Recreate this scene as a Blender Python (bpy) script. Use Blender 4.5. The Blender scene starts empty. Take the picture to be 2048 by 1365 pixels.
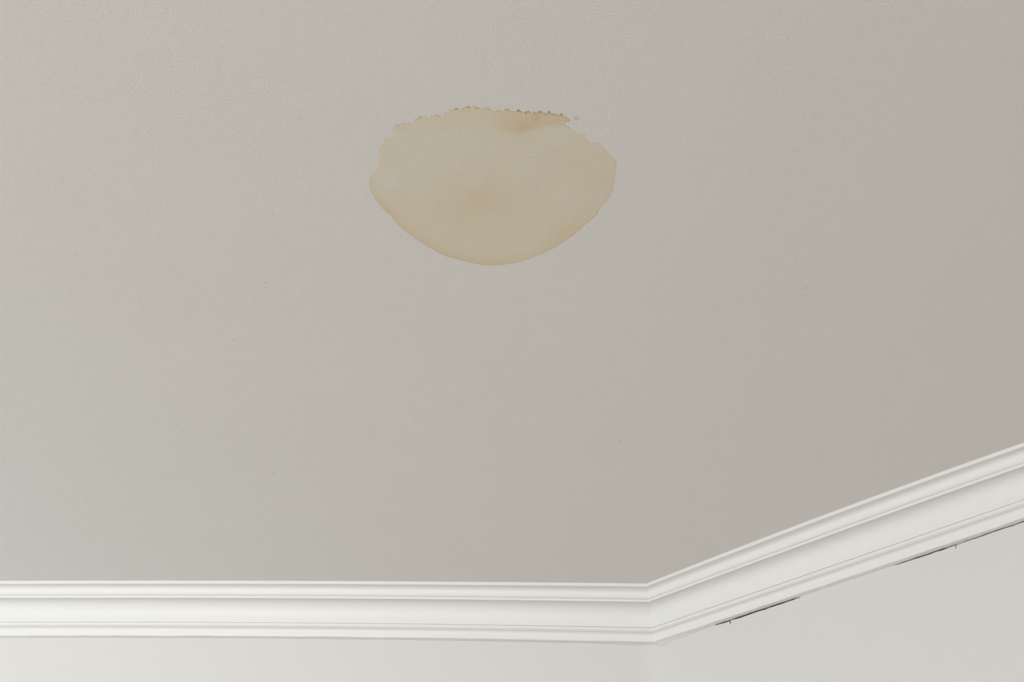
import bpy, bmesh, math, random
import numpy as np
from mathutils import Vector, Matrix
from mathutils.geometry import delaunay_2d_cdt

# ------------------------------------------------------------------ camera, world, light, exposure
scene = bpy.context.scene
COL = scene.collection
FPX, PITCH, ROLL = 2000.0, math.radians(38.0), math.radians(0.46)
CAM_Z, CEIL_Z = 1.50, 2.50
cam_data = bpy.data.cameras.new('camera')
cam_data.sensor_fit = 'HORIZONTAL'
cam_data.sensor_width = 36.0
cam_data.lens = 36.0 * FPX / 2048.0
cam_data.clip_start = 0.02
cam = bpy.data.objects.new('camera', cam_data)
COL.objects.link(cam)
cam.matrix_world = (Matrix.Translation((0, 0, CAM_Z)) @ Matrix.Rotation(math.pi / 2 + PITCH, 4, 'X')
                    @ Matrix.Rotation(ROLL, 4, 'Z'))
scene.camera = cam

world = bpy.data.worlds.new('daylight')
scene.world = world
world.use_nodes = True
bg = world.node_tree.nodes['Background']
bg.inputs['Color'].default_value = (0.80, 0.90, 1.0, 1)
bg.inputs['Strength'].default_value = 0.1

# daylight entering through two windows (behind the camera, left wall), plus an added front-right fill
def window_light(name, loc, direction, w, h, power, color, spread=180.0):
    ld = bpy.data.lights.new(name, 'AREA')
    ld.shape = 'RECTANGLE'
    ld.size, ld.size_y = w, h
    ld.energy = power
    ld.color = color
    ld.spread = math.radians(spread)          # fan angle, set to shape the light's falloff across the room
    o = bpy.data.objects.new(name, ld)
    COL.objects.link(o)
    o.location = loc
    o.rotation_euler = Vector(direction).to_track_quat('-Z', 'Z').to_euler()
    return o
WIN_FRONT = dict(x0=-2.55, x1=-1.45, z0=0.78, z1=2.02)     # in the wall behind the camera (y = Y_FRONT)
FILL_OPENING = dict(x0=0.45, x1=1.55, z0=0.78, z1=2.02)     # opening added for the fill light, further right
WIN_LEFT = dict(y0=1.15, y1=2.25, z0=0.78, z1=2.02)        # in the left wall (x = X_LEFT)
X_LEFT, Y_FRONT = -3.0, -3.8
window_light('window_daylight_front', (-2.0, Y_FRONT + 0.03, 1.4), (0, 1, 0), 1.0, 1.15, 82.0, (0.975, 1.0, 1.035), 120.0)
window_light('fill_light_front_right', (1.0, Y_FRONT + 0.03, 1.4), (0, 1, 0), 1.0, 1.15, 28.0, (1.06, 1.0, 0.95))  # unseen fill light, added to even out the brightness of the two walls
window_light('window_daylight_left', (X_LEFT + 0.03, 1.7, 1.4), (1, 0, 0), 1.0, 1.15, 9.6, (0.86, 1.0, 1.05))

scene.view_settings.view_transform = 'Standard'
scene.view_settings.look = 'None'
scene.view_settings.gamma = 1.0
scene.view_settings.use_curve_mapping = False
scene.view_settings.exposure = 0.0

# ------------------------------------------------------------------ pixel -> place helpers (2048 x 1365 frame)
CP, SP, CR, SR = math.cos(PITCH), math.sin(PITCH), math.cos(ROLL), math.sin(ROLL)
def ray(px, py):
    x, y = px - 1024.0, 682.5 - py
    x, y = CR * x - SR * y, SR * x + CR * y
    return Vector((x, FPX * CP - y * SP, FPX * SP + y * CP))
def on_level(px, py, z):
    d = ray(px, py)
    t = (z - CAM_Z) / d.z
    return Vector((d.x * t, d.y * t, z))

random.seed(7)
rng = np.random.default_rng(7)
def vnoise(x, seed=0):
    """smooth 1-D value noise in -1..1"""
    i = math.floor(x); f = x - i; f = f * f * (3 - 2 * f)
    def h(n):
        v = math.sin(n * 127.1 + seed * 311.7) * 43758.5453
        return 2 * (v - math.floor(v)) - 1
    return h(i) * (1 - f) + h(i + 1) * f

# ------------------------------------------------------------------ materials
def new_mat(name, rough=0.6, spec=0.3):
    m = bpy.data.materials.new(name)
    m.use_nodes = True
    b = m.node_tree.nodes['Principled BSDF']
    b.inputs['Roughness'].default_value = rough
    b.inputs['Specular IOR Level'].default_value = spec
    return m, m.node_tree.nodes, m.node_tree.links, b
def nd(nodes, kind, **inp):
    n = nodes.new(kind)
    for k, v in inp.items():
        n.inputs[k.replace('_', ' ')].default_value = v
    return n
CEIL_COL = (0.728, 0.705, 0.682)
def ceiling_relief(nodes, links, bsdf):
    """fine roller stipple, in metres, shared by the ceiling and the stained paint"""
    geo = nodes.new('ShaderNodeNewGeometry')
    n1 = nd(nodes, 'ShaderNodeTexNoise', Scale=400.0, Detail=2.0, Roughness=0.55)
    n2 = nd(nodes, 'ShaderNodeTexNoise', Scale=4.0, Detail=1.0)
    links.new(geo.outputs['Position'], n1.inputs['Vector'])
    links.new(geo.outputs['Position'], n2.inputs['Vector'])
    mr = nodes.new('ShaderNodeMapRange')
    mr.inputs['From Min'].default_value = 0.35; mr.inputs['From Max'].default_value = 0.65
    mr.inputs['To Min'].default_value = 0.55; mr.inputs['To Max'].default_value = 1.0
    links.new(n2.outputs['Fac'], mr.inputs['Value'])
    mu = nodes.new('ShaderNodeMath'); mu.operation = 'MULTIPLY'
    links.new(n1.outputs['Fac'], mu.inputs[0]); links.new(mr.outputs['Result'], mu.inputs[1])
    b1 = nodes.new('ShaderNodeBump')
    b1.inputs['Strength'].default_value = 0.70
    b1.inputs['Distance'].default_value = 0.0010
    links.new(mu.outputs[0], b1.inputs['Height'])
    links.new(b1.outputs['Normal'], bsdf.inputs['Normal'])

m_ceil, ns, ls, bs = new_mat('ceiling_paint', 0.75, 0.2)
bs.inputs['Base Color'].default_value = (*CEIL_COL, 1)
ceiling_relief(ns, ls, bs)

m_wall, ns, ls, bs = new_mat('wall_paint', 0.7, 0.2)
bs.inputs['Base Color'].default_value = (0.705, 0.698, 0.668, 1)
g = ns.new('ShaderNodeNewGeometry')
n = nd(ns, 'ShaderNodeTexNoise', Scale=260.0, Detail=2.0)
ls.new(g.outputs['Position'], n.inputs['Vector'])
b = ns.new('ShaderNodeBump'); b.inputs['Strength'].default_value = 0.08; b.inputs['Distance'].default_value = 0.001
ls.new(n.outputs['Fac'], b.inputs['Height']); ls.new(b.outputs['Normal'], bs.inputs['Normal'])

m_trim, ns, ls, bs = new_mat('white_gloss_paint', 0.45, 0.35)
bs.inputs['Base Color'].default_value = (0.812, 0.806, 0.784, 1)
uv = ns.new('ShaderNodeUVMap'); uv.uv_map = 'run'
mp = ns.new('ShaderNodeMapping'); mp.inputs['Scale'].default_value = (14.0, 420.0, 1.0)
n = nd(ns, 'ShaderNodeTexNoise', Scale=1.0, Detail=3.0, Roughness=0.6)
ls.new(uv.outputs['UV'], mp.inputs['Vector']); ls.new(mp.outputs['Vector'], n.inputs['Vector'])
n2 = nd(ns, 'ShaderNodeTexNoise', Scale=120.0, Detail=2.0)
g = ns.new('ShaderNodeNewGeometry'); ls.new(g.outputs['Position'], n2.inputs['Vector'])
ad = ns.new('ShaderNodeMath'); ad.operation = 'ADD'
ls.new(n.outputs['Fac'], ad.inputs[0]); ls.new(n2.outputs['Fac'], ad.inputs[1])
b = ns.new('ShaderNodeBump'); b.inputs['Strength'].default_value = 0.22; b.inputs['Distance'].default_value = 0.0008
ls.new(ad.outputs[0], b.inputs['Height']); ls.new(b.outputs['Normal'], bs.inputs['Normal'])

m_caulk, ns, ls, bs = new_mat('aged_caulk', 0.6, 0.25)
bs.inputs['Base Color'].default_value = (0.675, 0.662, 0.632, 1)
m_gap, ns, ls, bs = new_mat('joint_shade_and_crack', 0.95, 0.05)  # dark colour standing for the shade inside open joints; cracks share it
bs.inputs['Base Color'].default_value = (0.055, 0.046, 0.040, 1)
m_speck, ns, ls, bs = new_mat('speck_dirt', 0.9, 0.05)
bs.inputs['Base Color'].default_value = (0.16, 0.14, 0.12, 1)

m_floor, ns, ls, bs = new_mat('oak_boards', 0.5, 0.3)
g = ns.new('ShaderNodeNewGeometry')
mp = ns.new('ShaderNodeMapping'); mp.inputs['Scale'].default_value = (9.0, 1.0, 1.0)
n = nd(ns, 'ShaderNodeTexNoise', Scale=4.0, Detail=5.0)
r = ns.new('ShaderNodeValToRGB')
r.color_ramp.elements[0].color = (0.52, 0.48, 0.42, 1); r.color_ramp.elements[1].color = (0.64, 0.60, 0.54, 1)
ls.new(g.outputs['Position'], mp.inputs['Vector']); ls.new(mp.outputs['Vector'], n.inputs['Vector'])
ls.new(n.outputs['Fac'], r.inputs['Fac']); ls.new(r.outputs['Color'], bs.inputs['Base Color'])

m_glass, ns, ls, bs = new_mat('window_glass', 0.02, 0.5)
bs.inputs['Transmission Weight'].default_value = 1.0
bs.inputs['IOR'].default_value = 1.45

# ------------------------------------------------------------------ object helpers
def add_obj(name, verts, faces, mat, parent=None, smooth=False):
    me = bpy.data.meshes.new(name)
    me.from_pydata([tuple(v) for v in verts], [], faces)
    me.update()
    if smooth:
        me.polygons.foreach_set('use_smooth', [True] * len(me.polygons))
    me.materials.append(mat)
    o = bpy.data.objects.new(name, me)
    COL.objects.link(o)
    if parent is not None:
        o.parent = parent
    return o
def tag(o, label, cat, kind=None, group=None):
    o['label'] = label; o['category'] = cat
    if kind: o['kind'] = kind
    if group: o['group'] = group
    return o
def box_geo(x0, x1, y0, y1, z0, z1, V, F):
    k = len(V)
    V += [(x, y, z) for x in (x0, x1) for y in (y0, y1) for z in (z0, z1)]
    F += [tuple(k + i for i in f) for f in ((0, 1, 3, 2), (4, 6, 7, 5), (0, 4, 5, 1), (2, 3, 7, 6), (0, 2, 6, 4), (1, 5, 7, 3))]

# ------------------------------------------------------------------ run of the crown moulding, measured along its top and bottom edges
TA = np.array([(0,1162.3),(150,1162.3),(300,1162.5),(500,1162.7),(700,1163),(900,1163.9),(1030,1165),(1150,1166.4),(1280,1168)])
BA = np.array([(0,1276.7),(300,1277.4),(500,1278.2),(700,1279.8),(1000,1283.7),(1200,1287.7),(1308,1291)])
TB = np.array([(1293,1168),(1400,1126.6),(1500,1087.5),(1598,1049),(1748,994),(1900,937),(2048,886.2)])
BB = np.array([(1308,1291),(1430,1251),(1459,1241.5),(1600,1194.8),(1697,1161.5),(1800,1128),(1900,1094),(1977,1067),(2048,1043.5)])
pTA, pBA = np.polyfit(TA[:, 0], TA[:, 1], 2), np.polyfit(BA[:, 0], BA[:, 1], 2)
wB = np.ones(len(TB)); wB[0] = 6
pTB = np.polyfit(TB[:, 0] - 1293, TB[:, 1], 2, w=wB)
wB = np.ones(len(BB)); wB[0] = 6
pBB = np.polyfit(BB[:, 0] - 1308, BB[:, 1], 2, w=wB)
H = 0.102                                        # height of the moulding below the ceiling
CORNER_T, CORNER_B = (1292.5, 1168.0), (1308.0, 1290.6)
def ease(v0, v1, t): return v0 + (v1 - v0) * t
def run_A(n=61):
    T, B = [], []
    for i in range(n):
        t = i / (n - 1)
        xt, xb = ease(-60, CORNER_T[0], t), ease(-62, CORNER_B[0], t)
        yt, yb = np.polyval(pTA, xt), np.polyval(pBA, xb)
        yt += (CORNER_T[1] - np.polyval(pTA, CORNER_T[0])) * t ** 4
        yb += (CORNER_B[1] - np.polyval(pBA, CORNER_B[0])) * t ** 4
        T.append(on_level(xt, yt, CEIL_Z)); B.append(on_level(xb, yb, CEIL_Z - H))
    dT = (T[0] - T[6]).normalized(); dB = (B[0] - B[6]).normalized()
    L = (T[0].x - X_LEFT)
    e0 = [T[0] + dT * (L / -dT.x) ], [B[0] + dB * ((B[0].x - X_LEFT) / -dB.x)]
    return e0[0] + T, e0[1] + B
def run_B(n=41, extra=1.5):
    T, B = [], []
    for i in range(n):
        t = i / (n - 1)
        xt, xb = ease(CORNER_T[0], 2090, t), ease(CORNER_B[0], 2110, t)
        yt = np.polyval(pTB, xt - 1293) + (CORNER_T[1] - np.polyval(pTB, CORNER_T[0] - 1293)) * (1 - t) ** 4
        yb = np.polyval(pBB, xb - 1308) + (CORNER_B[1] - np.polyval(pBB, 0)) * (1 - t) ** 4
        T.append(on_level(xt, yt, CEIL_Z)); B.append(on_level(xb, yb, CEIL_Z - H))
    dT = (T[-1] - T[-8]).normalized(); dB = (B[-1] - B[-8]).normalized()
    return T + [T[-1] + dT * extra], B + [B[-1] + dB * extra]
A_T, A_B = run_A()
B_T, B_B = run_B()
print('moulding projection A', [(round((b - t).y, 4)) for t, b in zip(A_T, A_B)][1::10], 'corner', tuple(A_B[-1] - A_T[-1]))
nb = Vector((1, 1, 0)).normalized()
print('projection B', [round((b - t).dot(nb), 4) for t, b in zip(B_T, B_B)][::8], 'dirB', (B_T[-1] - B_T[0]).normalized())

# profile: (depth towards the wall 0..1, drop below the ceiling 0..1), from the ceiling edge to the wall
def arc(d0, z0, d1, z1, n, concave):
    out = []
    for i in range(1, n + 1):
        t = math.pi / 2 * i / n
        if concave: out.append((d0 + (d1 - d0) * math.sin(t), z0 + (z1 - z0) * (1 - math.cos(t))))
        else: out.append((d0 + (d1 - d0) * (1 - math.cos(t)), z0 + (z1 - z0) * math.sin(t)))
    return out
PROF = [(0.0, 0.0), (0.0, 0.066), (0.006, 0.072), (0.05, 0.066), (0.12, 0.066)]
PROF += arc(0.12, 0.066, 0.225, 0.140, 7, True)
PROF += arc(0.225, 0.140, 0.300, 0.240, 6, False)
PROF += [(0.297, 0.245), (0.288, 0.249), (0.288, 0.295), (0.294, 0.300), (0.312, 0.280)]
for _i in range(1, 21):                           # main cove, tight at the top and running out steep
    _t = math.pi / 2 * _i / 20
    PROF.append((0.312 + 0.418 * math.sin(_t) ** 0.65, 0.280 + 0.428 * (1 - math.cos(_t)) ** 1.2))
PROF += [(0.731, 0.710), (0.756, 0.713), (0.757, 0.724), (0.738, 0.731), (0.723, 0.735), (0.722, 0.740)]
PROF += arc(0.722, 0.740, 0.805, 0.803, 6, False)
PROF += arc(0.805, 0.803, 0.877, 0.885, 6, True)
PROF += [(0.875, 0.972), (0.882, 0.984), (0.91, 0.987), (1.0, 0.988)]

def moulding(name, T, B, seed):
    V, F, uvs = [], [], []
    n, m = len(T), len(PROF)
    run = [0.0]
    for i in range(1, n): run.append(run[-1] + (T[i] - T[i - 1]).length)
    gird = [0.0]
    for j in range(1, m):
        gird.append(gird[-1] + 0.1 * math.hypot(PROF[j][0] - PROF[j - 1][0], PROF[j][1] - PROF[j - 1][1]))
    for i in range(n):
        for j, (d, z) in enumerate(PROF):
            p = T[i].lerp(B[i], d)
            wob = 0.0
            if j >= m - 4 and 0 < i < n - 1:
                wob = 0.0007 * vnoise(run[i] * 22, seed) + 0.0004 * vnoise(run[i] * 61, seed + 1)
            p.z = CEIL_Z - H * z + wob
            V.append(p); uvs.append((run[i], gird[j]))
    for i in range(n - 1):
        for j in range(m - 1):
            F.append((i * m + j, i * m + j + 1, (i + 1) * m + j + 1, (i + 1) * m + j))
    o = add_obj(name, V, F, m_trim, smooth=True)
    me = o.data
    bm = bmesh.new(); bm.from_mesh(me)
    for e in bm.edges:
        if len(e.link_faces) == 2 and e.calc_face_angle(0) > math.radians(32): e.smooth = False
    bm.to_mesh(me); bm.free()
    lay = me.uv_layers.new(name='run')
    for lp in me.loops: lay.data[lp.index].uv = uvs[lp.vertex_index]
    return o

# ------------------------------------------------------------------ room shell
def wall_strip(name, path, mat):
    """vertical wall through the moulding's bottom edge, from the floor up to the ceiling, 8 cm thick"""
    V, F = [], []
    n = len(path)
    for i, p in enumerate(path):
        a = path[max(i - 1, 0)]; c = path[min(i + 1, n - 1)]
        t = (c - a); t.z = 0; t.normalize()
        out = Vector((-t.y, t.x, 0))             # left of the run = outside the room
        for off in (0.0, 0.08):
            for z in (CEIL_Z, CEIL_Z - H, 1.2, 0.0):
                V.append((p.x + out.x * off, p.y + out.y * off, z))
    for i in range(n - 1):
        a, b = 8 * i, 8 * (i + 1)
        for k in range(3):
            F.append((a + k, a + k + 1, b + k + 1, b + k))
            F.append((a + 4 + k, b + 4 + k, b + 5 + k, a + 5 + k))
        F.append((a, b, b + 4, a + 4)); F.append((a + 3, a + 7, b + 7, b + 3))
    F.append((0, 4, 5, 1)); F.append((1, 5, 6, 2)); F.append((2, 6, 7, 3))
    a = 8 * (n - 1)
    F += [(a, a + 1, a + 5, a + 4), (a + 1, a + 2, a + 6, a + 5), (a + 2, a + 3, a + 7, a + 6)]
    o = add_obj(name, V, F, mat, smooth=True)
    bm = bmesh.new(); bm.from_mesh(o.data)
    for e in bm.edges:
        if len(e.link_faces) == 2 and e.calc_face_angle(0) > math.radians(30): e.smooth = False
    bm.to_mesh(o.data); bm.free()
    return o
def rounded_corner(t=0.036, n=7):
    """the plaster turns the obtuse corner on a small radius; returns both wall paths meeting at its middle"""
    C = A_B[-1]
    dA, dB = (A_B[-2] - C).normalized(), (B_B[1] - C).normalized()
    p0, p2 = C + dA * t, C + dB * t
    q = [(p0 * (1 - u) ** 2 + C * (2 * u * (1 - u)) + p2 * u ** 2) for u in [i / (2 * n) for i in range(2 * n + 1)]]
    a = [p for p in A_B[:-1] if (p - C).length > t * 1.05] + q[:n + 1]
    b = q[n:] + [p for p in B_B[1:] if (p - C).length > t * 1.05]
    return a, b
WALL_A, WALL_B = rounded_corner()
wall_back = tag(wall_strip('wall_back', WALL_A, m_wall), 'off-white painted wall under the level run of crown moulding', 'wall', 'structure')
wall_right = tag(wall_strip('wall_right', WALL_B, m_wall), 'off-white painted angled wall under the rising run of crown moulding', 'wall', 'structure')

X_R, Y_R = B_B[-1].x, B_B[-1].y
def wall_with_window(name, axis, pos, a0, a1, win, thick, label):
    V, F = [], []
    def bx(u0, u1, z0, z1):
        lo, hi = sorted((pos, pos + thick))
        if axis == 'y': box_geo(u0, u1, lo, hi, z0, z1, V, F)
        else: box_geo(lo, hi, u0, u1, z0, z1, V, F)
    at = a0
    for w0, w1, z0, z1 in (win or []):
        bx(at, w0, 0, CEIL_Z); bx(w0, w1, 0, z0); bx(w0, w1, z1, CEIL_Z)
        at = w1
    bx(at, a1, 0, CEIL_Z)
    return tag(add_obj(name, V, F, m_wall), label, 'wall', 'structure')
wf, wr, wl = WIN_FRONT, FILL_OPENING, WIN_LEFT
wall_with_window('wall_front', 'y', Y_FRONT, X_LEFT, X_R, [(wf['x0'], wf['x1'], wf['z0'], wf['z1']), (wr['x0'], wr['x1'], wr['z0'], wr['z1'])], -0.12, 'off-white wall with a window and an added fill-light window behind the viewpoint')
wall_with_window('wall_left', 'x', X_LEFT, Y_FRONT, A_B[0].y, [(wl['y0'], wl['y1'], wl['z0'], wl['z1'])], -0.12, 'off-white wall with a window left of the viewpoint')
wall_with_window('wall_side', 'x', X_R, Y_FRONT, Y_R, None, 0.10, 'plain off-white wall right of the viewpoint')

def window_unit(name, axis, pos, u0, u1, z0, z1, label):
    V, F = [], []
    s = -1
    def bx(a0, a1, b0, b1, d0, d1):
        lo, hi = pos + s * d1, pos + s * d0
        if axis == 'y': box_geo(a0, a1, lo, hi, b0, b1, V, F)
        else: box_geo(lo, hi, a0, a1, b0, b1, V, F)
    t = 0.05
    bx(u0, u1, z0, z0 + t, 0.03, 0.10); bx(u0, u1, z1 - t, z1, 0.03, 0.10)
    bx(u0, u0 + t, z0 + t, z1 - t, 0.03, 0.10); bx(u1 - t, u1, z0 + t, z1 - t, 0.03, 0.10)
    um = (u0 + u1) / 2
    bx(um - 0.025, um + 0.025, z0 + t, z1 - t, 0.03, 0.10)
    fr = tag(add_obj(name, V, F, m_trim), label, 'window', 'structure')
    for a, c in ((u0 + t, um - 0.025), (um + 0.025, u1 - t)):
        V2, F2 = [], []
        lo, hi = pos - 0.068, pos - 0.062
        if axis == 'y': box_geo(a, c, lo, hi, z0 + t, z1 - t, V2, F2)
        else: box_geo(lo, hi, a, c, z0 + t, z1 - t, V2, F2)
        add_obj('pane', V2, F2, m_glass, fr)
window_unit('window_1', 'y', Y_FRONT, wf['x0'], wf['x1'], wf['z0'], wf['z1'], 'white framed left-hand window behind the viewpoint')
window_unit('window_2', 'x', X_LEFT, wl['y0'], wl['y1'], wl['z0'], wl['z1'], 'white framed double window in the left wall')

window_unit('fill_window', 'y', Y_FRONT, wr['x0'], wr['x1'], wr['z0'], wr['z1'], 'added white framed window for the fill light, unseen behind the viewpoint')

# ceiling and floor follow the room's outline
outline = [(X_LEFT, Y_FRONT), (X_R, Y_FRONT), (X_R, Y_R)] + [(p.x, p.y) for p in reversed(B_B[:-1])] + [(p.x, p.y) for p in reversed(A_B[:-1])]
def slab(name, z0, z1, mat):
    n = len(outline)
    V = [(x, y, z0) for x, y in outline] + [(x, y, z1) for x, y in outline]
    F = [tuple(range(n))[::-1], tuple(range(n, 2 * n))] + [(i, (i + 1) % n, n + (i + 1) % n, n + i) for i in range(n)]
    return add_obj(name, V, F, mat)
ceiling = tag(slab('ceiling', CEIL_Z, CEIL_Z + 0.12, m_ceil), 'matte greige painted ceiling with fine roller stipple around the water stain', 'ceiling', 'structure')
floor = tag(slab('floor', -0.1, 0.0, m_floor), 'light oak board floor of the room', 'floor', 'structure')

trim_1 = tag(moulding('trim_1', A_T, A_B, 3), 'white painted crown moulding running level along the back wall', 'crown moulding', 'structure')
trim_2 = tag(moulding('trim_2', B_T, B_B, 9), 'white painted crown moulding along the angled wall, with open joint below', 'crown moulding', 'structure')

# ------------------------------------------------------------------ caulk, open joints (their shade laid on as dark strips) and cracks along the moulding's bottom edge
def frame_at(path, i):
    a = path[max(i - 1, 0)]; c = path[min(i + 1, len(path) - 1)]
    t = (c - a); t.z = 0; t.normalize()
    return t, Vector((t.y, -t.x, 0))              # run direction, towards the room
def resample(path, step):
    out = []
    for i in range(len(path) - 1):
        L = (path[i + 1] - path[i]).length; k = max(1, int(L / step))
        for j in range(k): out.append(path[i].lerp(path[i + 1], j / k))
    return out + [path[-1]]
def caulk(name, path, parent, width, seed):
    """small slanted fillet of caulk from the moulding's underside down to the wall"""
    P = resample(path, 0.006)
    V, F = [], []; s = 0.0
    for i, p in enumerate(P):
        if i: s += (P[i] - P[i - 1]).length
        t, room = frame_at(P, i)
        w = max(0.0004, width(s) * (1 + 0.30 * vnoise(s * 40, seed) + 0.25 * vnoise(s * 130, seed + 2)))
        dep = min(0.0055, 0.0022 + 0.8 * w)
        z = CEIL_Z - H * 0.988
        V += [p + room * dep + Vector((0, 0, z - p.z + 0.0006)), p + room * (dep * 0.55) + Vector((0, 0, z - p.z - w * 0.65)),
              p + room * 0.0003 + Vector((0, 0, z - p.z - w))]
    for i in range(len(P) - 1):
        for j in range(2): F.append((3 * i + j, 3 * i + j + 1, 3 * i + 4 + j, 3 * i + 3 + j))
    return add_obj(name, V, F, m_caulk, parent, smooth=True)
LA = sum((A_B[i + 1] - A_B[i]).length for i in range(len(A_B) - 1))
caulk('caulk_bead', WALL_A, trim_1, lambda s: 0.0009 + 0.0022 * math.exp(-((LA - s) / 0.10) ** 2), 4)
def wB_(s): return 0.0008 + 0.0060 * math.exp(-((s - 0.02) / 0.10) ** 2)
caulk('caulk_bead', WALL_B, trim_2, wB_, 8)

def wall_point(px, py, path, off):
    """where the line of sight through a pixel meets the wall that carries path, off metres in front of it"""
    best = None
    d = ray(px, py)
    for i in range(len(path) - 1):
        p, q = path[i], path[i + 1]
        t = q - p; t.z = 0
        room = Vector((t.y, -t.x, 0)).normalized()
        o = p + room * off
        den = d.x * room.x + d.y * room.y
        if abs(den) < 1e-9: continue
        k = (o.x * room.x + o.y * room.y) / den
        X = Vector((d.x * k, d.y * k, CAM_Z + d.z * k))
        u = (X - o).dot(t) / t.length_squared
        if -1e-6 <= u <= 1 + 1e-6: return X
        if best is None or abs(u - 0.5) < best[0]: best = (abs(u - 0.5), X)
    return best[1]
def crack(name, pts, path, parent, off=0.0009):
    """thin strip: pts = (px, py, half width in px), tapering, laid along the joint"""
    V, F = [], []
    for i, (x, y, w) in enumerate(pts):
        a = pts[max(i - 1, 0)]; c = pts[min(i + 1, len(pts) - 1)]
        tx, ty = c[0] - a[0], c[1] - a[1]; L = math.hypot(tx, ty); nx, ny = -ty / L, tx / L
        V += [wall_point(x + nx * w, y + ny * w, path, off), wall_point(x - nx * w, y - ny * w, path, off)]
    m = len(V)
    t, room = frame_at(path, len(path) // 2)
    V += [v - room * (off * 0.9) for v in V]
    for i in range(len(pts) - 1):
        k = 2 * i
        F += [(k, k + 1, k + 3, k + 2), (m + k, m + k + 2, m + k + 3, m + k + 1), (k, k + 2, m + k + 2, m + k), (k + 1, m + k + 1, m + k + 3, k + 3)]
    return add_obj(name, V, F, m_gap, parent)
def joint_pts(x0, x1, y0, y1, wmax, n, seed, taper=0.12):
    out = []
    for i in range(n):
        t = i / (n - 1)
        w = wmax * min(1, t / taper + 0.12, (1 - t) / taper + 0.12) * (1 + 0.35 * vnoise(t * n * 0.45, seed))
        out.append((x0 + (x1 - x0) * t, y0 + (y1 - y0) * t + 0.45 * vnoise(t * n * 0.3, seed + 1), w))
    return out
crack('open_joint_shade', joint_pts(1430, 1460, 1251.2, 1241.6, 0.75, 9, 1) , B_B, trim_2)
crack('open_joint_shade', joint_pts(1458, 1601, 1242.2, 1194.6, 0.95, 40, 2), B_B, trim_2)
crack('open_joint_shade', joint_pts(1790, 1927, 1131.2, 1085.0, 0.8, 40, 3, 0.35), B_B, trim_2)
crack('open_joint_shade', joint_pts(1925, 2075, 1085.6, 1034.3, 0.45, 40, 4, 0.05), B_B, trim_2)
crack('hairline_crack', [(1459.0, 1240.5, 0.9), (1459.8, 1244, 0.7), (1460.6, 1248.5, 0.35)], B_B, wall_right)
crack('hairline_crack', [(1911, 1089.5, 0.4), (1911.6, 1093, 0.45), (1911.0, 1098, 0.25)], B_B, wall_right)

# ------------------------------------------------------------------ the water stain
OUT = [(738.8,361.6,0),(738.4,368.8,0),(742.5,385,0),(750.5,398.8,0),(764.5,416.4,0),(782,433,0),(793.7,447.9,0),(811.3,464,0),(828.9,476.4,0),
(846.5,488.2,0),(865.5,499.2,0),(883,508.7,0),(905,516.7,0),(927,522.3,0),(949,527.7,0),(971,530.6,0),(990,531,0),(1002,530.2,.1),(1024,527,.1),(1046,522.6,.15),
(1066.4,515.3,.15),(1082.5,508.7,.15),(1104.5,498.4,.15),(1123.5,486.7,.15),(1141,475.7,.2),(1158.7,461,.2),(1174.8,446.4,.25),(1191,433.2,.3),(1199.7,418.6,.35),
(1210,405.4,.35),(1218.8,393.7,.35),(1225.2,379,.4),(1229,361,.45),(1231.2,345.5,.45),(1232.7,335.3,.45),(1231.2,320.6,.3),(1226,314.8,.3),(1217.3,306.7,.5),
(1212.9,300,.6),(1205.6,294,.7),(1199.7,289,.7),(1189.5,284.7,.7),(1176.3,281,.5),(1170.4,273.7,.5),(1164.6,266.4,.4),(1160,268.6,.3),(1151.4,267,.3),
(1147,260.6,.2),(1138,253.2,.2),(1129.4,248.2,.1),(1133,244.6,.1),(1139,243.7,.1),(1139.4,237.5,.1),(1126.5,232.7,.8),(1119,230.5,.8),(1103,227,1),(1087,226,1),(1073.7,224.5,1),
(1066.4,226.5,.9),(1057.6,225,1),(1050.3,226,.9),(1043,223.5,1),(1031,223,1),(1022.5,221.8,1),(1009.3,221,1),(1002,222.3,1),(990,221,1),(980,221.3,1),
(968,218.6,1),(954.9,216.3,1),(941.7,214.6,1),(934.4,217,1),(922.6,218.6,1),(905,220,1),(894.8,226.5,.7),(889,230.2,1),(875.8,232,1),(865.5,231,1),
(861,235.4,.6),(848,236,.7),(840.6,235.8,.7),(833.3,241,.8),(829,244,.8),(824.5,247.5,.8),(817.2,248.6,.7),(811.3,247,.7),(804.7,246,.8),(801,250,.6),
(793.7,251.5,.8),(787.9,255,.6),(784.8,262.5,.3),(791,267.5,.2),(783.5,271,.6),(770.3,281.5,.8),(761.5,291.3,.7),(759.3,300,.6),(760.8,307.4,.6),(758.6,316.2,.6),
(757,326.5,.4),(755.7,333.8,.2),(748.3,342.6,0),(741.7,351.4,0)]
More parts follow.
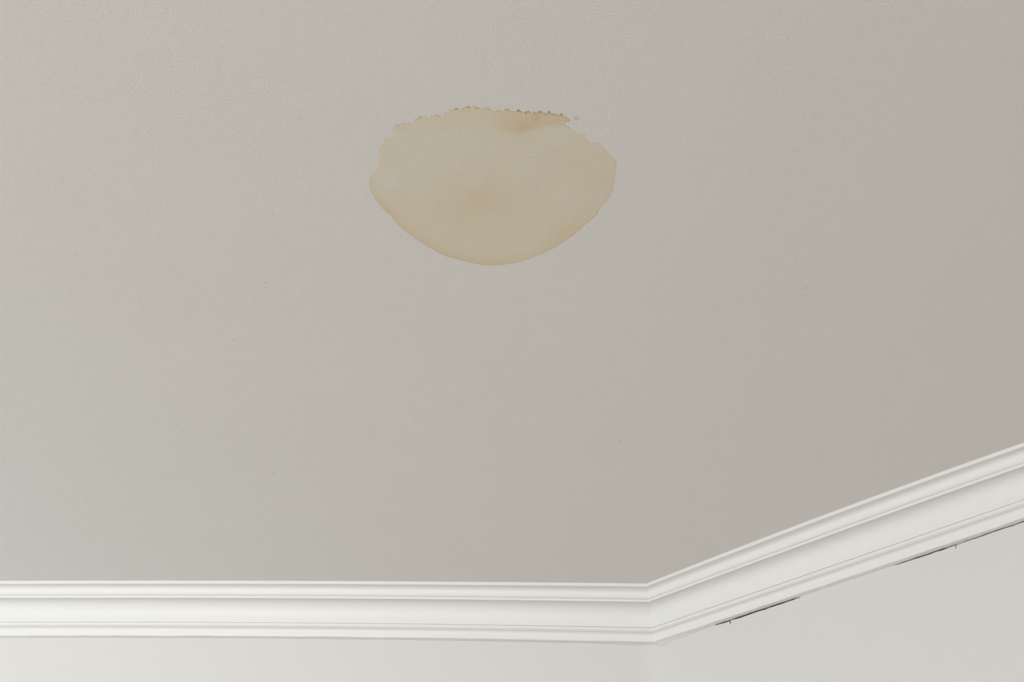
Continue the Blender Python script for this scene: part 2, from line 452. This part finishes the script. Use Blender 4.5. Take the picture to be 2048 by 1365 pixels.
def smooth_outline(step=0.65):
    P = np.array(OUT); n = len(P); out = []
    for i in range(n):
        p0, p1, p2, p3 = P[i - 1], P[i], P[(i + 1) % n], P[(i + 2) % n]
        L = math.hypot(*(p2 - p1)[:2]); k = max(1, int(L / step))
        for j in range(k):
            t = j / k
            c = 0.5 * (2 * p1 + (p2 - p0) * t + (2 * p0 - 5 * p1 + 4 * p2 - p3) * t * t + (3 * p1 - p0 - 3 * p2 + p3) * t ** 3)
            out.append(c)
    O = np.array(out); O[:, 2] = np.clip(O[:, 2], 0, 1)
    nxt, prv = np.roll(O, -1, 0), np.roll(O, 1, 0)
    tx = (nxt - prv)[:, :2]; tx /= np.maximum(np.hypot(tx[:, 0], tx[:, 1]), 1e-6)[:, None]
    nrm = np.stack([-tx[:, 1], tx[:, 0]], 1)
    ctr = O[:, :2].mean(0)
    if np.mean(np.sum(nrm * (O[:, :2] - ctr), 1)) < 0: nrm = -nrm
    s = np.concatenate([[0], np.cumsum(np.hypot(*(np.diff(O[:, :2], axis=0)).T))])
    # beaded, scalloped edge where the water wicked outwards; nearly clean where it pooled
    off = np.array([0.28 * vnoise(v / 3.0, 8) + r * 1.1 * vnoise(v / 6.5, 7) - 0.9 * r for v, r in zip(s, O[:, 2])])
    beads = []; v = 0.0
    while v < s[-1]:
        k = int(np.searchsorted(s, v)); r = O[min(k, len(O) - 1), 2]
        if r > 0.25:
            rad = (0.9 + 3.4 * random.random() ** 2.2) * (0.45 + 0.55 * r)
            beads.append((v, rad, k))
        v += 2.6 + 9.0 * random.random() ** 1.5
    for v, rad, k in beads:
        off = np.maximum(off, np.where(np.abs(s - v) < rad, 1.25 * np.sqrt(np.maximum(0, rad * rad - (s - v) ** 2)) - 0.5, -9))
    bead_pos = np.array([O[min(k, len(O) - 1), :2] + nrm[min(k, len(O) - 1)] * rad * 0.45 for v, rad, k in beads])
    bead_rad = np.array([rad for v, rad, k in beads])
    O[:, :2] += nrm * off[:, None]
    return O, bead_pos, bead_rad
O2, BEADS, BEAD_R = smooth_outline()
ring = O2[:, :2]
def inside(P, poly):
    x, y = P[:, 0], P[:, 1]; c = np.zeros(len(P), bool)
    xj, yj = poly[-1]
    for xi, yi in poly:
        if yi != yj:
            hit = ((yi > y) != (yj > y)) & (x < (xj - xi) * (y - yi) / (yj - yi) + xi)
            c ^= hit
        xj, yj = xi, yi
    return c
def edge_dist(P, poly):
    out = np.full(len(P), 1e9); near = np.zeros(len(P), int)
    for k in range(0, len(P), 2000):
        Q = P[k:k + 2000]
        d = np.hypot(Q[:, None, 0] - poly[None, :, 0], Q[:, None, 1] - poly[None, :, 1])
        near[k:k + 2000] = d.argmin(1); out[k:k + 2000] = d.min(1)
    return out, near
cand = []
gx, gy = np.meshgrid(np.arange(732, 1240, 3.2), np.arange(208, 536, 3.2))
gp = np.stack([gx.ravel(), gy.ravel()], 1) + rng.uniform(-0.9, 0.9, (gx.size, 2))
cand.append(gp)
g2x, g2y = np.meshgrid(np.arange(732, 1240, 1.1), np.arange(208, 536, 1.1))
g2 = np.stack([g2x.ravel(), g2y.ravel()], 1) + rng.uniform(-0.25, 0.25, (g2x.size, 2))
g2 = g2[inside(g2, ring)]; d2, _ = edge_dist(g2, ring); g2 = g2[(d2 > 0.5) & (d2 < 6.0)]
gp = gp[inside(gp, ring)]; dg, _ = edge_dist(gp, ring); gp = gp[dg >= 6.0]
allp = np.concatenate([ring, gp, g2])
res = delaunay_2d_cdt([Vector(p) for p in allp], [], [list(range(len(ring)))], 1, 1e-5)
vco = np.array([(v.x, v.y) for v in res[0]]); tris = [tuple(f) for f in res[2]]
dist, near = edge_dist(vco, ring)
rough_at = O2[near, 2]
def blob(P, cx, cy, rx, ry, ang=0.0, p=2.0):
    c, s = math.cos(ang), math.sin(ang)
    u = ((P[:, 0] - cx) * c + (P[:, 1] - cy) * s) / rx; v = (-(P[:, 0] - cx) * s + (P[:, 1] - cy) * c) / ry
    return np.exp(-(u * u + v * v) ** (p / 2))
def sstep(a, b, x):
    t = np.clip((x - a) / (b - a), 0, 1); return t * t * (3 - 2 * t)
n_a = np.array([vnoise(x / 9 + 3.1 * vnoise(y / 14, 2), 11) for x, y in vco])
n_b = np.array([vnoise(x / 23 + y / 31, 12) * 0.5 + vnoise(x / 37 - y / 19, 13) * 0.5 for x, y in vco])
X, Y = vco[:, 0], vco[:, 1]
# pigment density: how much of the brown tannin the dried water left behind (0 clean paint .. 1 dark rim)
den = 0.30 + 0.04 * n_b
den = den - 0.08 * blob(vco, 850, 300, 95, 55)                       # paler, later-wetted upper left
den = den - 0.10 * blob(vco, 770, 368, 26, 30)
den = den - 0.04 * blob(vco, 1130, 280, 60, 28)
den = den + 0.16 * blob(vco, 945, 412, 75, 38, -0.15)                # settled brown in the middle
den = den + 0.05 * blob(vco, 985, 465, 45, 25)
den = den + 0.13 * blob(vco, 1138, 462, 62, 20, -0.62)               # lower right
den = den + 0.08 * blob(vco, 1190, 350, 50, 40)
low = sstep(330, 420, Y)                                             # pooled side: soft brown border
left = sstep(760, 735, X - 0)                                        # left lobe
pool = np.exp(-dist / 9.0) * np.maximum(low * sstep(1130, 960, X), left)
den = den + 0.25 * pool * (1 - 0.6 * rough_at)
den = den + 0.09 * np.exp(-dist / 22.0) * low
# wicked upper band with its own dark rim and a faint lower tide line
xb = np.array([785, 830, 880, 940, 1000, 1020, 1060, 1100, 1145]); yb = np.array([266, 262, 256, 254, 258, 268, 262, 250, 248])
n_s = np.array([vnoise(x / 4.0 + 0.6 * vnoise(y / 17, 4), 14) for x, y in vco])
band_y = np.interp(X, xb, yb) + 2.5 * n_a
band = sstep(6, -5, Y - band_y) * (X > 780) * (X < 1142)
den = den + band * (0.03 + 0.02 * sstep(1000, 950, X) + 0.26 * sstep(965, 1050, X))
den = den + 0.06 * blob(vco, 1035, 255, 30, 17)
den = den + 0.05 * n_s * band * sstep(30, 4, dist)
tide = np.exp(-((Y - band_y) / 2.2) ** 2) * (X > 785) * (X < 1140)
den = den - 0.09 * tide * (0.5 + 0.5 * n_a) * sstep(980, 900, X) + 0.03 * tide * sstep(1000, 1060, X)
den = den - 0.10 * blob(vco, 800, 268, 22, 5)
rim = np.exp(-(dist / 1.7) ** 2)
n_c = np.array([vnoise(x / 4.3, 21) for x in X + 0.7 * Y])
topness = rough_at * sstep(300, 235, Y)
den = den + rim * (0.34 * topness * (0.75 + 0.5 * n_c) + 0.22 * rough_at * (1 - topness))
bd = np.hypot(X[:, None] - BEADS[None, :, 0], Y[:, None] - BEADS[None, :, 1]) / (0.5 * BEAD_R[None, :] + 0.5)
den = den + (0.12 + 0.34 * topness * (1 + 0.6 * n_c)) * (np.exp(-bd ** 2) * rng.uniform(0.25, 1.25, len(BEAD_R))[None, :]).max(1)
den = np.clip(den, 0, 1.3)
V = [on_level(x, y, CEIL_Z - 0.00005 - 0.0002 * min(1.0, d / 3.0)) for (x, y), d in zip(vco, dist)]
stain_mat, ns, ls, bs = new_mat('stained_ceiling_paint', 0.75, 0.2)
at = ns.new('ShaderNodeAttribute'); at.attribute_name = 'pigment'
rp = ns.new('ShaderNodeValToRGB')
rp.color_ramp.elements[0].position = 0.0; rp.color_ramp.elements[0].color = (*CEIL_COL, 1)
rp.color_ramp.elements[1].position = 1.0; rp.color_ramp.elements[1].color = (0.43, 0.290, 0.155, 1)
for pos, c in ((0.30, (0.706, 0.639, 0.525)), (0.60, (0.690, 0.572, 0.410))):
    e = rp.color_ramp.elements.new(pos); e.color = (*c, 1)
ls.new(at.outputs['Fac'], rp.inputs['Fac'])
ls.new(rp.outputs['Color'], bs.inputs['Base Color'])
ceiling_relief(ns, ls, bs)
def fix_up(vs, fs):
    out = []
    for f in fs:
        a, b, c = vs[f[0]], vs[f[1]], vs[f[2]]
        out.append(f if (b - a).cross(c - a).z < 0 else tuple(reversed(f)))
    return out
stain = add_obj('water_stain', V, fix_up(V, tris), stain_mat)
att = stain.data.attributes.new('pigment', 'FLOAT', 'POINT')
att.data.foreach_set('value', den.astype(np.float32))
tag(stain, 'tan brown dried water stain with scalloped dark upper edge on the ceiling', 'stain')

def drip(cx, cy, rx, ry, rim_d, mid_d, n=22):
    V, F, D = [on_level(cx, cy, CEIL_Z - 0.0002)], [], [mid_d]
    for k, (fr, dd) in enumerate(((0.55, mid_d), (0.82, rim_d), (1.0, rim_d * 0.9))):
        for i in range(n):
            a = 2 * math.pi * i / n
            q = 1 + 0.22 * vnoise(i * 0.9, 31 + int(cx)) + 0.1 * math.sin(3 * a)
            V.append(on_level(cx + rx * fr * q * math.cos(a), cy + ry * fr * q * math.sin(a), CEIL_Z - (0.0002 if k < 2 else 0.00005))); D.append(dd)
    for i in range(n):
        j = (i + 1) % n
        F.append((0, 1 + i, 1 + j))
        for k in range(2): F += [(1 + k * n + i, 1 + (k + 1) * n + i, 1 + (k + 1) * n + j), (1 + k * n + i, 1 + (k + 1) * n + j, 1 + k * n + j)]
    o = add_obj('splash_spot', V, fix_up(V, F), stain_mat, stain)
    at = o.data.attributes.new('pigment', 'FLOAT', 'POINT'); at.data.foreach_set('value', np.array(D, np.float32))
drip(1152.6, 237.2, 5.0, 3.6, 0.72, 0.40)
drip(1147.0, 248.4, 1.0, 0.8, 0.9, 0.9, 10)

# ------------------------------------------------------------------ tiny dirt specks stuck to the ceiling
specks = [(532,566,.7,2.0),(467,682,1.3,.8),(1612,576,1.4,1.1),(1606,589.5,1.0,.8),(1452,688,1.2,.9),(1366,634,.8,.9),(820,657,.9,.9),(1051,791,1,.8),
          (547,946,1.1,1.0),(1327,932,1.3,.9),(497,963,.8,.7),(1241,882,1.2,.9),(545,429,.7,1.5),(600,238,1.0,.6),(1577,78,.8,.7),(365,862,.8,.7),(1236,401,1.0,.5),(152,507,.8,.7)]
sp_mesh = {}
for x, y, rx, ry in specks:
    c = on_level(x, y, CEIL_Z); px = (on_level(x + 1, y, CEIL_Z) - c).length; py = (on_level(x, y + 1, CEIL_Z) - c).length
    if 'm' not in sp_mesh:
        bm = bmesh.new(); bmesh.ops.create_icosphere(bm, subdivisions=1, radius=1.0)
        me = bpy.data.meshes.new('speck'); bm.to_mesh(me); bm.free(); me.materials.append(m_speck); sp_mesh['m'] = me
    o = bpy.data.objects.new('speck', sp_mesh['m']); COL.objects.link(o)
    o.location = c; o.scale = (rx * px * 0.8, ry * py * 0.8, 0.0004); o.parent = ceiling
